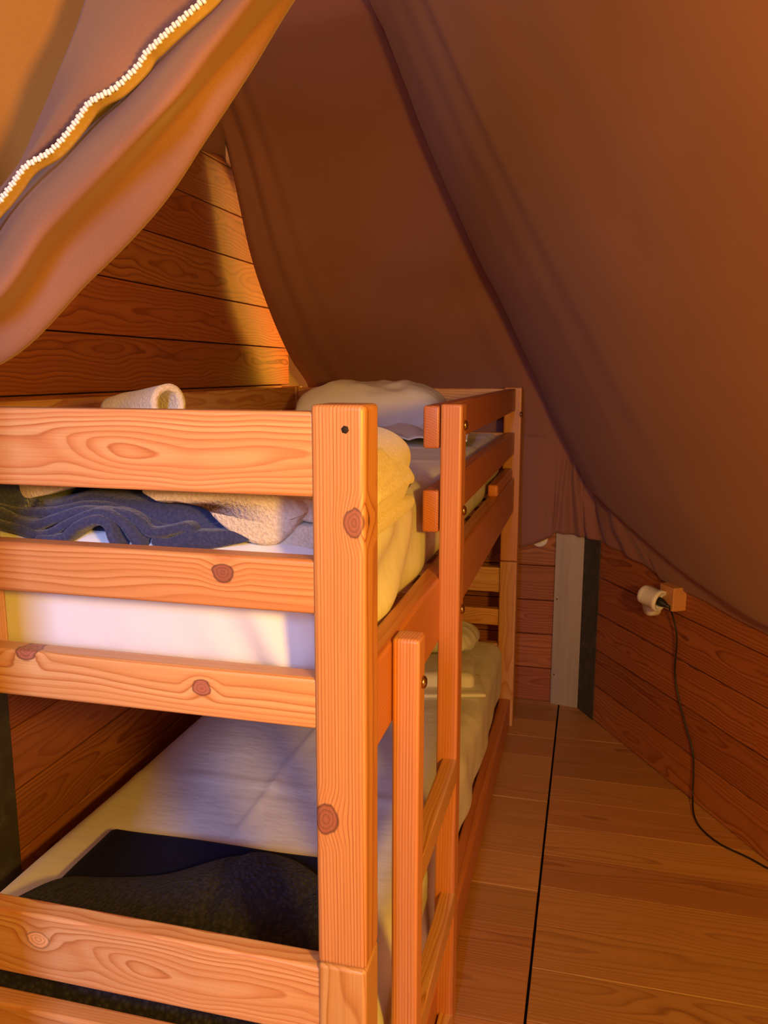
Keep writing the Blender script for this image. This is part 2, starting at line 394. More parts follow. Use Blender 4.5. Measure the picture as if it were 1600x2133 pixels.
# ------------------------------------------------------------------ the setting: floor
GAPX = -0.078
fl = structure('floor')
Y = 0.12; k = 0
pw = 0.1465
while Y < 3.12:
    for (a, b, sh) in ((-2.0, GAPX-0.003, 0.0), (GAPX+0.003, 1.65, 0.02)):
        y0 = Y+sh+random.uniform(-0.004, 0.004)
        dz = random.uniform(-0.0005, 0.0002)
        board('floor_plank', (a, y0+0.0003, -0.022+dz), (b, y0+pw-0.0003, 0.0+dz), 'x', M['floor'], fl, bev=0.0008, seg=1)
    Y += pw
sub = board('subfloor', (-2.2, -2.6, -0.06), (1.9, 3.4, -0.026), 'x', M['hole'], fl, bev=0)
k = board('floor_plank', (-2.0, -2.5, -0.022), (1.65, 0.118, 0.0), 'x', M['floor'], fl, bev=0.0015, seg=1)

# ------------------------------------------------------------------ walls of stacked larch planks
PH = 0.1355
def plank_wall(name, p0, d, length, count, thick=0.028, z0=0.0, tops=None):
    """planks one above the other; p0 the floor corner of the room side, d the way the wall runs, room on the left of nrm"""
    root = structure(name, (p0[0], p0[1], 0))
    d = Vector((d[0], d[1], 0)).normalized(); n = Vector((d.y, -d.x, 0))      # n faces the room
    core = link('wall_core', box_mesh('wall_core', length-0.01, PH*count-0.01, 0.006, 0), M['hole'])
    core.matrix_basis = Matrix.Translation(Vector((p0[0], p0[1], z0+PH*count/2))+d*length/2-n*(thick+0.005)) @ Matrix((d, Vector((0, 0, 1)), d.cross(Vector((0, 0, 1))))).transposed().to_4x4()
    core.parent = root; core.matrix_parent_inverse = root.matrix_basis.inverted()
    me = box_mesh('plank', length, PH-0.003, thick, 0.003, 2)
    for i in range(count):
        o = link('plank', me, M['larch'])
        zc = z0+PH*(i+0.5); off = random.uniform(-0.001, 0.001)
        c = Vector((p0[0], p0[1], zc))+d*length/2-n*(thick/2+off)
        Mx = Matrix((d, Vector((0, 0, 1)), d.cross(Vector((0, 0, 1))))).transposed()
        o.matrix_basis = Matrix.Translation(c) @ Mx.to_4x4()
        o.parent = root; o.matrix_parent_inverse = root.matrix_basis.inverted()
    return root
WLX = -1.13
wl = plank_wall('wall_left', (WLX, 1.325), (0, 1), 1.66, 15)
plank_wall('wall_back', (-1.13, 3.085), (1, 0), 1.14, 5)
RP, RU = Vector((0.045, 2.965, 0)), Vector((0.485, -0.874, 0)).normalized()
RN = Vector((RU.y, -RU.x, 0))                                                  # into the room
plank_wall('wall_right', (RP.x, RP.y), (RU.x, RU.y), 1.75, 5)
# dark upright that closes the near end of the left partition
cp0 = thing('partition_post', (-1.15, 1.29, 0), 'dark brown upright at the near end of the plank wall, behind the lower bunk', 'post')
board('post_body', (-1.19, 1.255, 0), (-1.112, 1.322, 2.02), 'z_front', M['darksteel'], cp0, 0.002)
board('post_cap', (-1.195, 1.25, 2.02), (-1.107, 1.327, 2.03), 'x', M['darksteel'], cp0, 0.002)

# ------------------------------------------------------------------ steel corner post
cpost = thing('corner_post', (-0.02, 3.06, 0), 'folded steel corner post between the back and right plank walls', 'post')
def prism(name, poly, z0, z1, mat, parent, cut=0.0):
    n = len(poly); vs = [Vector((p[0], p[1], z0)) for p in poly]+[Vector((p[0], p[1], z1)) for p in poly]
    fs = [(i, (i+1) % n, (i+1) % n+n, i+n) for i in range(n)]+[tuple(range(n))[::-1], tuple(range(n, 2*n))]
    return link(name, mesh(name, vs, fs, False), mat, parent)
pa = at(1146, 1462, Y=3.07); pb = at(1203, 1462, Y=3.055); pc = RP+RU*0.012+RN*0.004
o = prism('bright_flange', [(pa.x, pa.y), (pb.x, pb.y), (pb.x+0.002, pb.y+0.006), (pa.x, pa.y+0.006)], 0, 0.73, M['galv'], cpost); o['label'] = 'bright galvanised steel face'
o = prism('dark_flange', [(pb.x, pb.y), (pc.x, pc.y), (pc.x+0.006, pc.y+0.004), (pb.x+0.006, pb.y+0.006)], 0, 0.73, M['darksteel'], cpost); o['label'] = 'dark weathered steel face'
for z in (0.12, 0.42): lathe('screw', [(0.0, 0.0015), (0.004, 0.0012), (0.0045, 0)], M['darksteel'], cpost, (pa.x+0.012, pa.y-0.0005, z), (0, -1, 0), 12)

# ------------------------------------------------------------------ tent canvas
APEX = Vector((-1.13, 1.05, 3.5))
seam = [at(1222, 1010, Y=3.01), at(1205, 975, Y=3.0), at(1150, 865, Y=2.97), at(1125, 805, Y=2.955), at(1100, 750, Y=2.92), at(1040, 620, Y=2.80),
        at(1000, 545, Y=2.70), at(900, 320, Y=2.45), at(850, 190, Y=2.30), at(800, 60, Y=2.15), at(770, 0, Y=2.08)]
seam += [seam[-1].lerp(APEX, t) for t in (0.25, 0.5, 0.75, 1.0)]
ledge = [Vector((-1.02, 3.0, 0.93)), Vector((-1.02, 2.97, 1.08)), at(640, 805, X=-1.03), at(622, 775, X=-1.045), at(600, 740, X=-1.06), at(560, 650, X=-1.065), at(520, 530, X=-1.075), at(480, 340, X=-1.085), at(455, 250, X=-1.09)]
ledge += [ledge[-1].lerp(APEX, t) for t in (0.2, 0.4, 0.6, 0.8, 1.0)]
def by_z(curve, z):
    lo, hi = 0.0, 1.0
    for _ in range(26):
        m = (lo+hi)/2
        if crom(curve, m).z < z: lo = m
        else: hi = m
    return crom(curve, (lo+hi)/2)
tent = thing('tent_canvas', (0, 3.0, 0.65), 'brown canvas tent roof hanging over the bunk bed and plank walls', 'tent')
def backfn(u, v):
    z = 0.90+(3.3-0.90)*v
    a, b = by_z(ledge, z), by_z(seam, z)
    p = a.lerp(b, u)
    sag = 4*u*(1-u)
    p.y += 0.02*sag*(1-v) + 0.008*nz(u*2.2, v*5, 1.0)*sag
    # the hanging left edge ripples in long soft folds
    if u < 0.3: p.y += 0.014*(1-u/0.3)*math.sin(u*60+1.2*v*6)
    # a fold by the bed's far corner
    g = math.exp(-((u-0.90)/0.05)**2)*max(0, 1-abs(z-1.42)/0.35)
    p.y -= 0.02*g
    return p
o = grid('back_panel', 90, 110, backfn, M['canvas'], tent, 0.003); o['label'] = 'dark brown canvas panel behind the bunk'
def leftfn(u, v):
    p = backfn(1-u*0.999, v); return Vector((-2.26-p.x, p.y, p.z))
grid('left_panel', 60, 80, leftfn, M['canvas'], tent, 0.003)
pl0 = RP-RU*0+RN*0.065
Bc = [at(x, y, plane=(Vector((pl0.x, pl0.y, 0)), Vector((RN.x, RN.y, 0)))) for x, y in [(1222, 1003), (1250, 1043), (1300, 1090), (1400, 1175), (1500, 1245), (1600, 1306)]]
Bc[0] = seam[0].copy()
last = Bc[-1]; Bc += [last+Vector((RU.x*s, RU.y*s, -0.01*s)) for s in (0.3, 0.65, 1.05, 1.5, 2.0, 2.5, 3.0)]
def rooffn(u, v):
    # v 0 at the hem .. 1 near the apex; the first strip curls back under the belly
    zt = 1.0
    b = crom(Bc, u)
    vv = max(0.0, (v-0.06)/0.94)
    s0 = seam[0]
    z_h = s0.z+(3.3-s0.z)*vv
    h = by_z(seam, z_h)
    t_apex = (h.z-s0.z)/(APEX.z-s0.z)
    p = b.lerp(APEX, t_apex)
    base0 = s0.lerp(APEX, t_apex)
    wgt = (1-u)**2.0; u = min(1.0, u*1.33)
    p += (h-base0)*wgt
    belly = math.sin(math.pi*min(1, vv*1.0))
    p += RN*(0.03*belly*min(1, u*2))
    p += RN*(0.010*nz(u*3.0, vv*3.0, 4.2))*min(1, u*5)
    # long soft vertical creases
    p += RN*(0.0035*math.sin(u*53+2*nz(u*5, vv*3)))*min(1, u*3)*vv
    if v < 0.06:
        k = (0.06-v)/0.06
        p += -RN*(0.035*k*min(1, u*10))+Vector((0, 0, 0.03*k*k*min(1, u*8)))
    return p
o = grid('roof_panel', 170, 110, rooffn, M['canvas'], tent, 0.003); o['label'] = 'lit brown canvas roof slope on the right'
# lower skirt of the canvas tucked over the wall tops, gathered at the corner post
nb = (Vector((RP.x, RP.y, 0))+RN*0.012, Vector((RN.x, RN.y, 0)))
hemL = [at(x, y, Y=yy) for x, y, yy in [(700, 1190, 3.04), (900, 1185, 3.04), (1085, 1141, 3.03), (1146, 1119, 3.03), (1156, 1110, 3.035), (1204, 1117, 3.03)]]
hemR = [at(x, y, plane=nb) for x, y in [(1240, 1124), (1300, 1153), (1362, 1190), (1384, 1212), (1450, 1243), (1600, 1322)]]
hemR += [hemR[-1]+Vector((RU.x*s, RU.y*s, -0.01)) for s in (0.4, 0.9)]
hem = hemL+hemR
topL = [Vector((-0.98, 2.995, 1.02)), Vector((-0.6, 3.0, 1.03)), at(1090, 905, Y=2.985), at(1150, 915, Y=2.99), at(1185, 930, Y=2.99), at(1200, 945, Y=2.995)]
topR = [crom(Bc, u)-RN*0.025+Vector((0, 0, 0.05)) for u in (0.015, 0.09, 0.15, 0.19, 0.27, 0.415, 0.585, 0.73)]
top = topL+topR
def skirt(u, v):
    p = crom(hem, u).lerp(crom(top, u), v)
    c = max(0.0, 1-abs(u-0.42)/0.24)
    fold = math.sin(u*115+2.5*v)*0.013*c*(1-0.55*v) + 0.006*math.sin(u*47+3*v)*c
    n = Vector((-0.15, -1, 0)) if u < 0.42 else RN
    p += n*(fold+0.004*nz(u*30, v*4))
    p += n*0.012*math.sin(math.pi*v)
    return p
o = grid('skirt', 260, 26, skirt, M['canvas'], tent, 0.003); o['label'] = 'gathered canvas skirt over the low walls'
# dark fold of canvas resting on the left wall's top
fe = [at(x, y, X=-1.10) for x, y in [(300, 260), (380, 293), (411, 308), (445, 320), (470, 332), (492, 352), (520, 400)]]
ft = [p+Vector((0.02, -0.02, 0.28)) for p in fe]
o = grid('top_fold', 40, 12, lambda u, v: crom(fe, u).lerp(crom(ft, u), v)+Vector((0.012*math.sin(u*14), 0, 0)), M['canvas'], tent, 0.003)
# added sheet past the wall's end; its ochre colour holds the gap's yellow light
fly = grid('glow_sheet', 20, 20, lambda u, v: Vector((-1.9+0.95*u, 3.16+0.02*math.sin(u*9)-0.25*v*v, 0.66+1.5*v)), plain('yellow_glow_canvas', (0.75, 0.52, 0.16), 0.8), None, 0.003)
tag(fly, 'added outer canvas, coloured for the yellow glow past the end of the plank wall', 'tent')

# ------------------------------------------------------------------ bunk bed
XL, XR = -1.10, -0.233       # outer faces
YF, YB = 0.835, 2.88
PW = 0.06
bed = thing('bunk_bed', ((XL+XR)/2, (YF+YB)/2, 0), 'varnished pine bunk bed with ladder and railed ends', 'bunk bed')
frontpost = wood('pine_front_post', (0.60, 0.285, 0.10), (0.55, 0.24, 0.075), (0.27, 0.070, 0.018), freq=270, pith=0.02, yoff=0.14, warp=0.006, wl=1.1, rnd=False,
                 knots=[(0.9-1.108, 0.018, 0.02, 0.012), (0.9-0.755, -0.017, 0.024, 0.014)], coat=0.2, knotcol=(0.135, 0.045, 0.024))
# upper and lower posts (front pair meets at .565, rear pair slightly higher)
def posts(x0, y0, joint, top, special=None):
    mats = special or (M['pine_post'], M['pine'])
    u = board('upper_post', (x0, y0, joint+0.001), (x0+PW, y0+PW, top), 'z_front', mats[0], bed, 0.006, 3)
    board('lower_post', (x0, y0, 0.0), (x0+PW, y0+PW, joint-0.001), 'z_front', mats[1], bed, 0.005, 2)
    return u
fp = posts(XR-PW, YF, 0.565, 1.235, (frontpost, M['pine']))
posts(XL, YF, 0.565, 1.235)
rp = posts(XR-PW, YB-PW, 0.613, 1.217)
posts(XL, YB-PW, 0.613, 1.217)
hx = lathe('drilled_hole', [(0.0045, 0.0), (0.0045, 0.0006)], M['hole'], fp, at(719, 895, Y=YF+0.0002), (0, -1, 0), 6)
lathe('bolt_head', [(0.009, 0.0), (0.0085, 0.003), (0.004, 0.0055), (0, 0.006)], M['brass'], rp, (XR, 2.80, 1.128), (1, 0, 0), 16)
xi0, xi1 = XL+PW-0.004, XR-PW+0.004
topb = wood('pine_top_board', PL, (0.60, 0.25, 0.08), (0.43, 0.14, 0.04), freq=215, pith=0.014, warp=0.022, wl=3.0, rnd=False, coat=0.2)
bar2 = wood('pine_second_rail', (0.63, 0.31, 0.11), (0.56, 0.23, 0.07), PD, freq=240, pith=0.05, yoff=0.04, warp=0.008, rnd=False, knots=[(0.264, 0.010, 0.016, 0.011)], coat=0.2, knotcol=(0.12, 0.036, 0.02))
bar3 = wood('pine_third_rail', PL, PM, PD, freq=230, pith=0.05, yoff=-0.035, warp=0.008, rnd=False, knots=[(0.232, 0.006, 0.016, 0.010), (-0.008, 0.030, 0.016, 0.013)], coat=0.2, knotcol=(0.17, 0.055, 0.034))
bar4 = wood('pine_lower_rail', (0.68, 0.40, 0.18), (0.60, 0.28, 0.10), (0.42, 0.15, 0.045), freq=200, pith=0.016, warp=0.024, wl=3.4, rnd=False, knots=[(-0.022, 0.012, 0.016, 0.013)], coat=0.2, knotcol=(0.40, 0.22, 0.10))
FT = 0.031
def endbar(name, z0, z1, mat, y0, bev=0.005): return board(name, (xi0, y0, z0), (xi1, y0+FT, z1), 'x_front', mat, bed, bev, 3)
yf = YF+0.003
endbar('foot_rail', 1.134, 1.227, topb, yf)
endbar('foot_rail', 1.001, 1.063, bar2, yf)
endbar('foot_rail', 0.864, 0.925, bar3, yf)
endbar('foot_rail', 0.460, 0.556, bar4, yf)
endbar('foot_rail', 0.345, 0.408, M['pine'], yf)
endbar('foot_rail', 0.20, 0.29, M['pine'], yf)
yr = YB-PW+0.015
for z0, z1 in ((1.120, 1.212), (1.0, 1.062), (0.87, 0.93), (0.495, 0.585), (0.372, 0.433), (0.215, 0.305)):
    endbar('head_rail', z0, z1, M['pine'], yr)
# upright batten behind the middle of the foot rails
board('batten', (-0.80, YF+0.036, 0.85), (-0.742, YF+0.058, 1.07), 'z_front', M['pine'], bed, 0.003)
# long side rails and guard rails
RT = 0.028
ys, ye = YF+PW-0.004, YB-PW+0.004
sr = board('side_rail', (-0.288, ys, 0.790), (-0.250, ye, 0.910), 'y_side', M['pine_red'], bed, 0.008, 3)
board('side_rail', (XL+0.017, ys, 0.790), (XL+0.055, ye, 0.910), 'y_side', M['pine'], bed, 0.006, 3)
board('lower_side_rail', (-0.283, ys, 0.004), (-0.243, ye, 0.105), 'y_side', M['pine_red'], bed, 0.005, 2)
board('lower_side_rail', (XL+0.017, ys, 0.004), (XL+0.055, ye, 0.105), 'y_side', M['pine'], bed, 0.005, 2)
board('mattress_stop', (-0.286, 2.36, 0.909), (-0.256, 2.80, 0.945), 'y_side', M['pine_red'], bed, 0.008, 3)
LY = 1.388
board('guard_rail', (-0.283, LY+0.004, 1.138), (-0.254, ye, 1.212), 'y_side', M['pine_red'], bed, 0.005, 3)
board('guard_rail', (-0.283, LY+0.004, 0.990), (-0.254, ye, 1.065), 'y_side', M['pine_red'], bed, 0.005, 3)
board('guard_rail', (XL+0.026, ys, 1.138), (XL+0.054, ye, 1.214), 'y_side', M['pine'], bed, 0.005, 3)
board('guard_rail', (XL+0.026, ys, 0.990), (XL+0.054, ye, 1.065), 'y_side', M['pine'], bed, 0.005, 3)
# bed bases
for zb in (0.875, 0.09):
    n = 11
    for i in range(n):
        y0 = 0.95+i*0.172
        board('slat', (XL+0.05, y0, zb-0.02), (-0.285, y0+0.07, zb), 'x', M['pine'], bed, 0.002, 1)
# ladder
lu1 = board('ladder_upright', (-0.249, 1.028, 0.0), (-0.211, 1.070, 0.915), 'z_front', M['pine_post'], bed, 0.006, 3)
lu2 = board('ladder_upright', (-0.252, LY, 0.0), (-0.214, LY+0.048, 1.215), 'z_front', M['pine_red'], bed, 0.005, 3)
for z in (0.04, 0.30, 0.57):
    board('ladder_rung', (-0.240, 1.066, z-0.044), (-0.213, LY+0.004, z), 'y_flat', M['pine'], bed, 0.002, 2)
for par, x, y, z in ((lu1, -0.2105, 1.052, 0.848), (lu2, -0.2135, LY+0.026, 1.178), (lu2, -0.2135, LY+0.026, 1.028), (lu2, -0.2135, LY+0.026, 0.848)):
    lathe('bolt_head', [(0.009, 0.0), (0.0088, 0.0025), (0.006, 0.005), (0.0, 0.0062)], M['brass'], par, (x, y, z), (1, 0, 0), 18)

# ------------------------------------------------------------------ mattresses in white sheets
def up_disp(p, n):
    d = Vector((0, 0, 0))
    # gathers on the near right corner and hanging side
    if n.x > 0.15:
        k = min(1, (n.x-0.15)/0.6)*math.exp(-((p.y+0.75)/0.42)**2)
        d.x += 0.010*k*math.sin(p.y*30+5*nz(p.z*4, p.y*3)-14*p.z)*(0.5+max(0, 0.1-p.z)*3)
        d.x += 0.006*min(1, n.x)*(nz(p.y*7, p.z*9, 2)-1.0)
    if n.y < -0.3:
        k = math.exp(-((p.x-0.33)/0.09)**2)
        d.y -= 0.006*k*math.sin((p.x+0.55*p.z)*75)
        d.y -= 0.003*nz(p.x*9, p.z*9, 7)
    if n.z > 0.3:
        d.z += 0.004*nz(p.x*4, p.y*3, 3)+0.0028*max(0, math.sin(p.y*19+2.5*nz(p.x*3, p.y*2)+p.x*2))**6
    return d
rounded_block('mattress', (-0.667, 1.86, 0.970), (0.752, 1.90, 0.185), 0.045, 96, M['sheet'], None, up_disp)
tag(bpy.context.scene.objects['mattress'], 'mattress in a white sheet on the upper bunk', 'mattress', 'bunk mattresses')
def low_disp(p, n):
    d = Vector((0, 0, 0))
    if n.z > 0.3:
        d.z += 0.003*nz(p.x*4, p.y*3, 9)
        # pressed creases of the folded sheet
        cx = -0.688+0.668+0.006*nz(p.y*4); d.z += 0.0065*math.exp(-((p.x-cx)/0.0075)**2)
        for cyy, s in ((1.63, 0.02), (2.12, -0.03)):
            c = cyy-1.86+s*nz(p.x*5, 1)+0.02*p.x
            d.z += 0.005*math.exp(-((p.y-c)/0.0085)**2)
    if n.x > 0.15:
        k = min(1, (n.x-0.15)/0.6)
        d.x += 0.0045*k*math.sin(p.y*16+5*nz(p.y*1.5, p.z*4)+9*p.z)+0.006*k*nz(p.y*9, p.z*7, 5)
    return d
rounded_block('mattress', (-0.655, 1.86, 0.2195), (0.770, 1.90, 0.222), 0.05, 110, M['sheet'], None, low_disp)
tag(bpy.context.scene.objects['mattress.001'], 'mattress in a creased white sheet on the lower bunk', 'mattress', 'bunk mattresses')

# ------------------------------------------------------------------ pillow and loose linen, upper bunk
def pillow(name, c, sx, sy, h, label, rz=0.0, seed=0.0):
    def fn(u, v):
        # closed cushion: u round, v from pole to pole in plan squares
        return Vector((0, 0, 0))
    bm = bmesh.new(); N = 44
    vs = {}
    for side in (1, -1):
        for i in range(N+1):
            for j in range(N+1):
                if side < 0 and (i in (0, N) or j in (0, N)): vs[(side, i, j)] = vs[(1, i, j)]; continue
                a, b = -1+2*i/N, -1+2*j/N
                e = max(0.0, (1-a**4)*(1-b**4))**0.5
                pull = 1-0.07*(a*a*b*b)
                x, y = a*sx/2*(1-0.05*b*b)*pull, b*sy/2*(1-0.05*a*a)*pull
                z = side*h/2*e*(1.0 if side > 0 else 0.7)
                wr = 0.018*nz(a*2.2+seed, b*2.2, side*3)*e+0.006*nz(a*6, b*6+seed, 5)*e
                edge = math.exp(-e*4)*0.006*math.sin((a+b)*17+seed)
                vs[(side, i, j)] = bm.verts.new((x, y, z+wr+edge))
    for side in (1, -1):
        for i in range(N):
            for j in range(N):
                q = [vs[(side, i, j)], vs[(side, i+1, j)], vs[(side, i+1, j+1)], vs[(side, i, j+1)]]
                bm.faces.new(q if side > 0 else q[::-1])
    me = bpy.data.meshes.new(name); bm.to_mesh(me); bm.free()
    for p in me.polygons: p.use_smooth = True
    o = link(name, me, M['sheet']); o.matrix_basis = Matrix.Translation(Vector(c)) @ Matrix.Rotation(rz, 4, 'Z')
    tag(o, label, 'pillow'); return o
pillow('pillow', (-0.70, 2.62, 1.135), 0.50, 0.34, 0.20, 'plump white pillow at the head of the upper bunk', 0.05, 1.3)
def linen(u, v):
    x = -0.72+0.40*u; y = 2.24+0.40*v-0.05*u+0.03*math.sin(u*5)
    z = 1.082+0.024*abs(math.sin(u*7+v*4+2*nz(u*3, v*3)))*(0.4+v)+0.03*v*(1-v)
    return Vector((x-0.04*v, y, z))
o = grid('folded_linen', 60, 40, linen, M['sheet'], None, 0.004); tag(o, 'crumpled loose white sheet tucked under the upper pillow', 'bed linen')

# ------------------------------------------------------------------ blankets, upper bunk
def px(xx, yy, Yd): p = at(xx, yy, Y=Yd); return (p.x, p.z)
def zp(a, b, Yd): return px(a/2.424, 1010+b/2.424, Yd)          # coordinates read from a 2.42x crop
nb_ = thing('fleece_blanket', (-0.62, 1.05, 1.06), 'rumpled navy blue fleece blanket folded on the upper bunk', 'blanket')
mass = [(-0.92, 1.055), (-0.90, 1.11), (-0.78, 1.135)]+[zp(a, b, 0.95) for a, b in [(200, 70), (420, 22), (640, 26), (880, 50), (1020, 88), (1110, 150), (1190, 222), (1230, 290), (1110, 335), (800, 340), (400, 330), (0, 320)]]
mass = mass[::-1]
lump('folded_mass', mass, 0.940, 1.30, M['navy'], nb_, n=120, m=30, power=3.5, shrink=0.8, amp=0.006, fr=14)
folds = [([(-40, 150), (60, 190), (160, 205), (250, 180), (400, 142), (560, 150), (680, 190), (750, 240), (830, 240), (915, 228), (945, 262), (930, 305), (850, 308), (780, 290)], 0.015, 0.916),
         ([(-30, 205), (70, 235), (160, 262), (230, 252), (340, 195), (470, 152), (580, 182), (645, 255), (690, 312)], 0.014, 0.906),
         ([(180, 285), (290, 282), (370, 218), (470, 184), (525, 205), (550, 262), (575, 312)], 0.015, 0.898),
         ([(-40, 120), (100, 145), (250, 138), (420, 112), (560, 124), (690, 175), (790, 222), (870, 236)], 0.014, 0.930)]
for i, (c, th, y0) in enumerate(folds):
    ribbon('fold', [zp(a, b, y0) for a, b in c], th, y0, 1.12, M['navy'], nb_, seed=i*3.1)
flat = [zp(a, b, 0.925) for a, b in [(930, 236), (1080, 232), (1200, 230), (1275, 275), (1180, 305), (1060, 326), (950, 320), (800, 300)]][::-1]
lump('flat_fold', flat, 0.918, 1.15, M['navy'], nb_, n=70, m=14, power=5, shrink=0.85, amp=0.002)

cb = thing('fleece_blanket', (-0.40, 1.05, 1.06), 'cream teddy fleece throw bunched over the navy blanket on the upper bunk', 'blanket')
body = [(-0.93, 1.13), (-0.80, 1.142), zp(60, 60, 0.96), zp(200, 50, 0.96), zp(430, 5, 0.96), zp(760, 12, 0.96), (-0.42, 1.135), (-0.29, 1.10), (-0.262, 1.13), (-0.275, 1.165), (-0.34, 1.19), (-0.5, 1.185), (-0.7, 1.19), (-0.88, 1.175)][::-1]
lump('top_layer', body[::-1], 0.94, 1.30, M['cream'], cb, n=120, m=30, power=3, shrink=0.75, amp=0.007, fr=12, seed=4)
drape = [zp(a, b, 0.935) for a, b in [(700, 20), (880, 45), (1040, 85), (1110, 160), (1190, 225), (1290, 282), (1400, 308), (1480, 255), (1530, 180), (1560, 120), (1480, 40), (1300, 0), (1000, -10)]]
lump('drape', drape, 0.922, 1.20, M['cream'], cb, n=110, m=24, power=4, shrink=0.86, amp=0.004, fr=20, seed=8)
tuck = [zp(a, b, 0.945) for a, b in [(1410, 305), (1440, 260), (1520, 190), (1600, 190), (1800, 170), (1900, 210), (1860, 290), (1700, 312), (1550, 312)]]
lump('tucked_corner', tuck, 0.932, 1.18, M['cream'], cb, n=80, m=20, power=4, shrink=0.85, amp=0.004, fr=22, seed=2)
over = [zp(a, b, 0.945) for a, b in [(1380, 60), (1460, 120), (1540, 175), (1640, 190), (1740, 140), (1700, 20), (1500, 0)]]
lump('overlap_fold', over, 0.938, 1.15, M['cream'], cb, n=70, m=18, power=4, shrink=0.85, amp=0.004, fr=22, seed=12)
right = [px(a, b, 1.06) for a, b in [(700, 960), (775, 935), (800, 950), (825, 985), (838, 1008), (826, 1030), (808, 1075), (785, 1095), (720, 1100), (680, 1040)]]
lump('folded_corner', right, 0.96, 1.17, M['cream'], cb, n=80, m=24, power=3, shrink=0.7, amp=0.005, fr=22, seed=21)
# rolled end standing above the top rail: an open roll
rc = at(352, 834, Y=1.12)
def rollfn(u, v):
    a = 2*math.pi*u
    w_ = 0.150*v
    ro = 0.0235+0.004*v*math.sin(a*2+v*4)+0.002*nz(a*2, v*6)
    sq = 1-0.30*v*v
    return Vector((rc.x-w_+0.006*math.cos(a), rc.y-0.03*v+math.cos(a)*ro*0.95, rc.z-0.004-0.012*v+math.sin(a)*ro*1.0*sq))
def rollfn2(u, v):
    # a strip rolled into an arch, its mouth turned to the viewer's right
    a = math.radians(-50+290*u); ro = 0.024*(1-0.35*v)*(1+0.1*nz(u*3, v*3))
    d = Vector((-0.90, 0.43, 0)).normalized(); s = Vector((0.43, 0.90, 0)).normalized()
    L = 0.155*v
    return Vector((rc.x, rc.y, rc.z-0.005-0.015*v))+d*L+s*(math.cos(a)*ro)+Vector((0, 0, math.sin(a)*ro*1.1))
grid('rolled_end', 48, 24, rollfn2, M['cream'], cb, 0.010)

# ------------------------------------------------------------------ lower bunk bedding
ZL = 0.331
dn = rounded_block('folded_blanket', (-0.655, 1.215, ZL+0.015), (0.50, 0.27, 0.034), 0.014, 28, M['dark_navy'], None,
                   lambda p, n: Vector((0.01*nz(p.y*5, p.x*3), 0.008*nz(p.x*5, 2), 0.004*nz(p.x*6, p.y*6, 1))), rz=0.02)
tag(dn, 'dark navy fleece blanket folded flat on the lower bunk', 'blanket')
edge_far = [(-0.93, 1.03), (-0.905, 1.10), (-0.87, 1.155), (-0.80, 1.17), (-0.70, 1.20), (-0.63, 1.255), (-0.57, 1.30), (-0.50, 1.30), (-0.43, 1.265), (-0.37, 1.235), (-0.33, 1.18)]
EF = [Vector((a, b)) for a, b in edge_far]
def quilt(u, v):
    e = crom(EF, u); x = e.x; yb = 0.918
    y = yb+(e.y-yb)*v
    k = math.sin(math.pi*min(max(v, 0), 1))**0.35 if 0 < v < 1 else 0
    side = min(1, u/0.05, (1-u)/0.05)**0.5 if 0 < u < 1 else 0
    hgt = 0.032+0.030*math.exp(-((u-0.55)/0.22)**2)+0.010*nz(u*4, v*3, 2)-0.014*math.exp(-((u-0.72-0.1*v)/0.03)**2)-0.008*math.exp(-((u-0.62+0.06*v)/0.025)**2)
    front = 1.0 if v > 0.12 else 1.0
    return Vector((x-0.02*(1-v)*math.sin(u*9), y, ZL-0.006+0.040*min(1, v*3)*side+hgt*k*side))
o = grid('quilted_blanket', 110, 60, quilt, M['charcoal'], None); tag(o, 'charcoal quilted fleece blanket spread at the foot of the lower bunk', 'blanket')
# folded sheet and pillow at the far end of the lower bunk
fs_ = thing('folded_sheet', (-0.42, 2.36, ZL), 'small folded white sheet lying midway along the lower bunk', 'bed linen')
rounded_block('sheet_stack', (-0.44, 2.38, ZL+0.026), (0.25, 0.20, 0.052), 0.022, 20, M['sheet'], fs_, lambda p, n: Vector((0, 0.008*nz(p.x*9), 0.008*nz(p.x*7, p.y*7))), rz=0.12)
rounded_block('loose_flap', (-0.40, 2.31, ZL+0.007), (0.24, 0.16, 0.012), 0.005, 14, M['sheet'], fs_, lambda p, n: Vector((0, 0, 0.004*nz(p.x*7, p.y*7))), rz=0.25)
pillow('pillow', (-0.55, 2.66, ZL+0.045), 0.42, 0.24, 0.11, 'white pillow at the far end of the lower bunk', -0.1, 6.0)

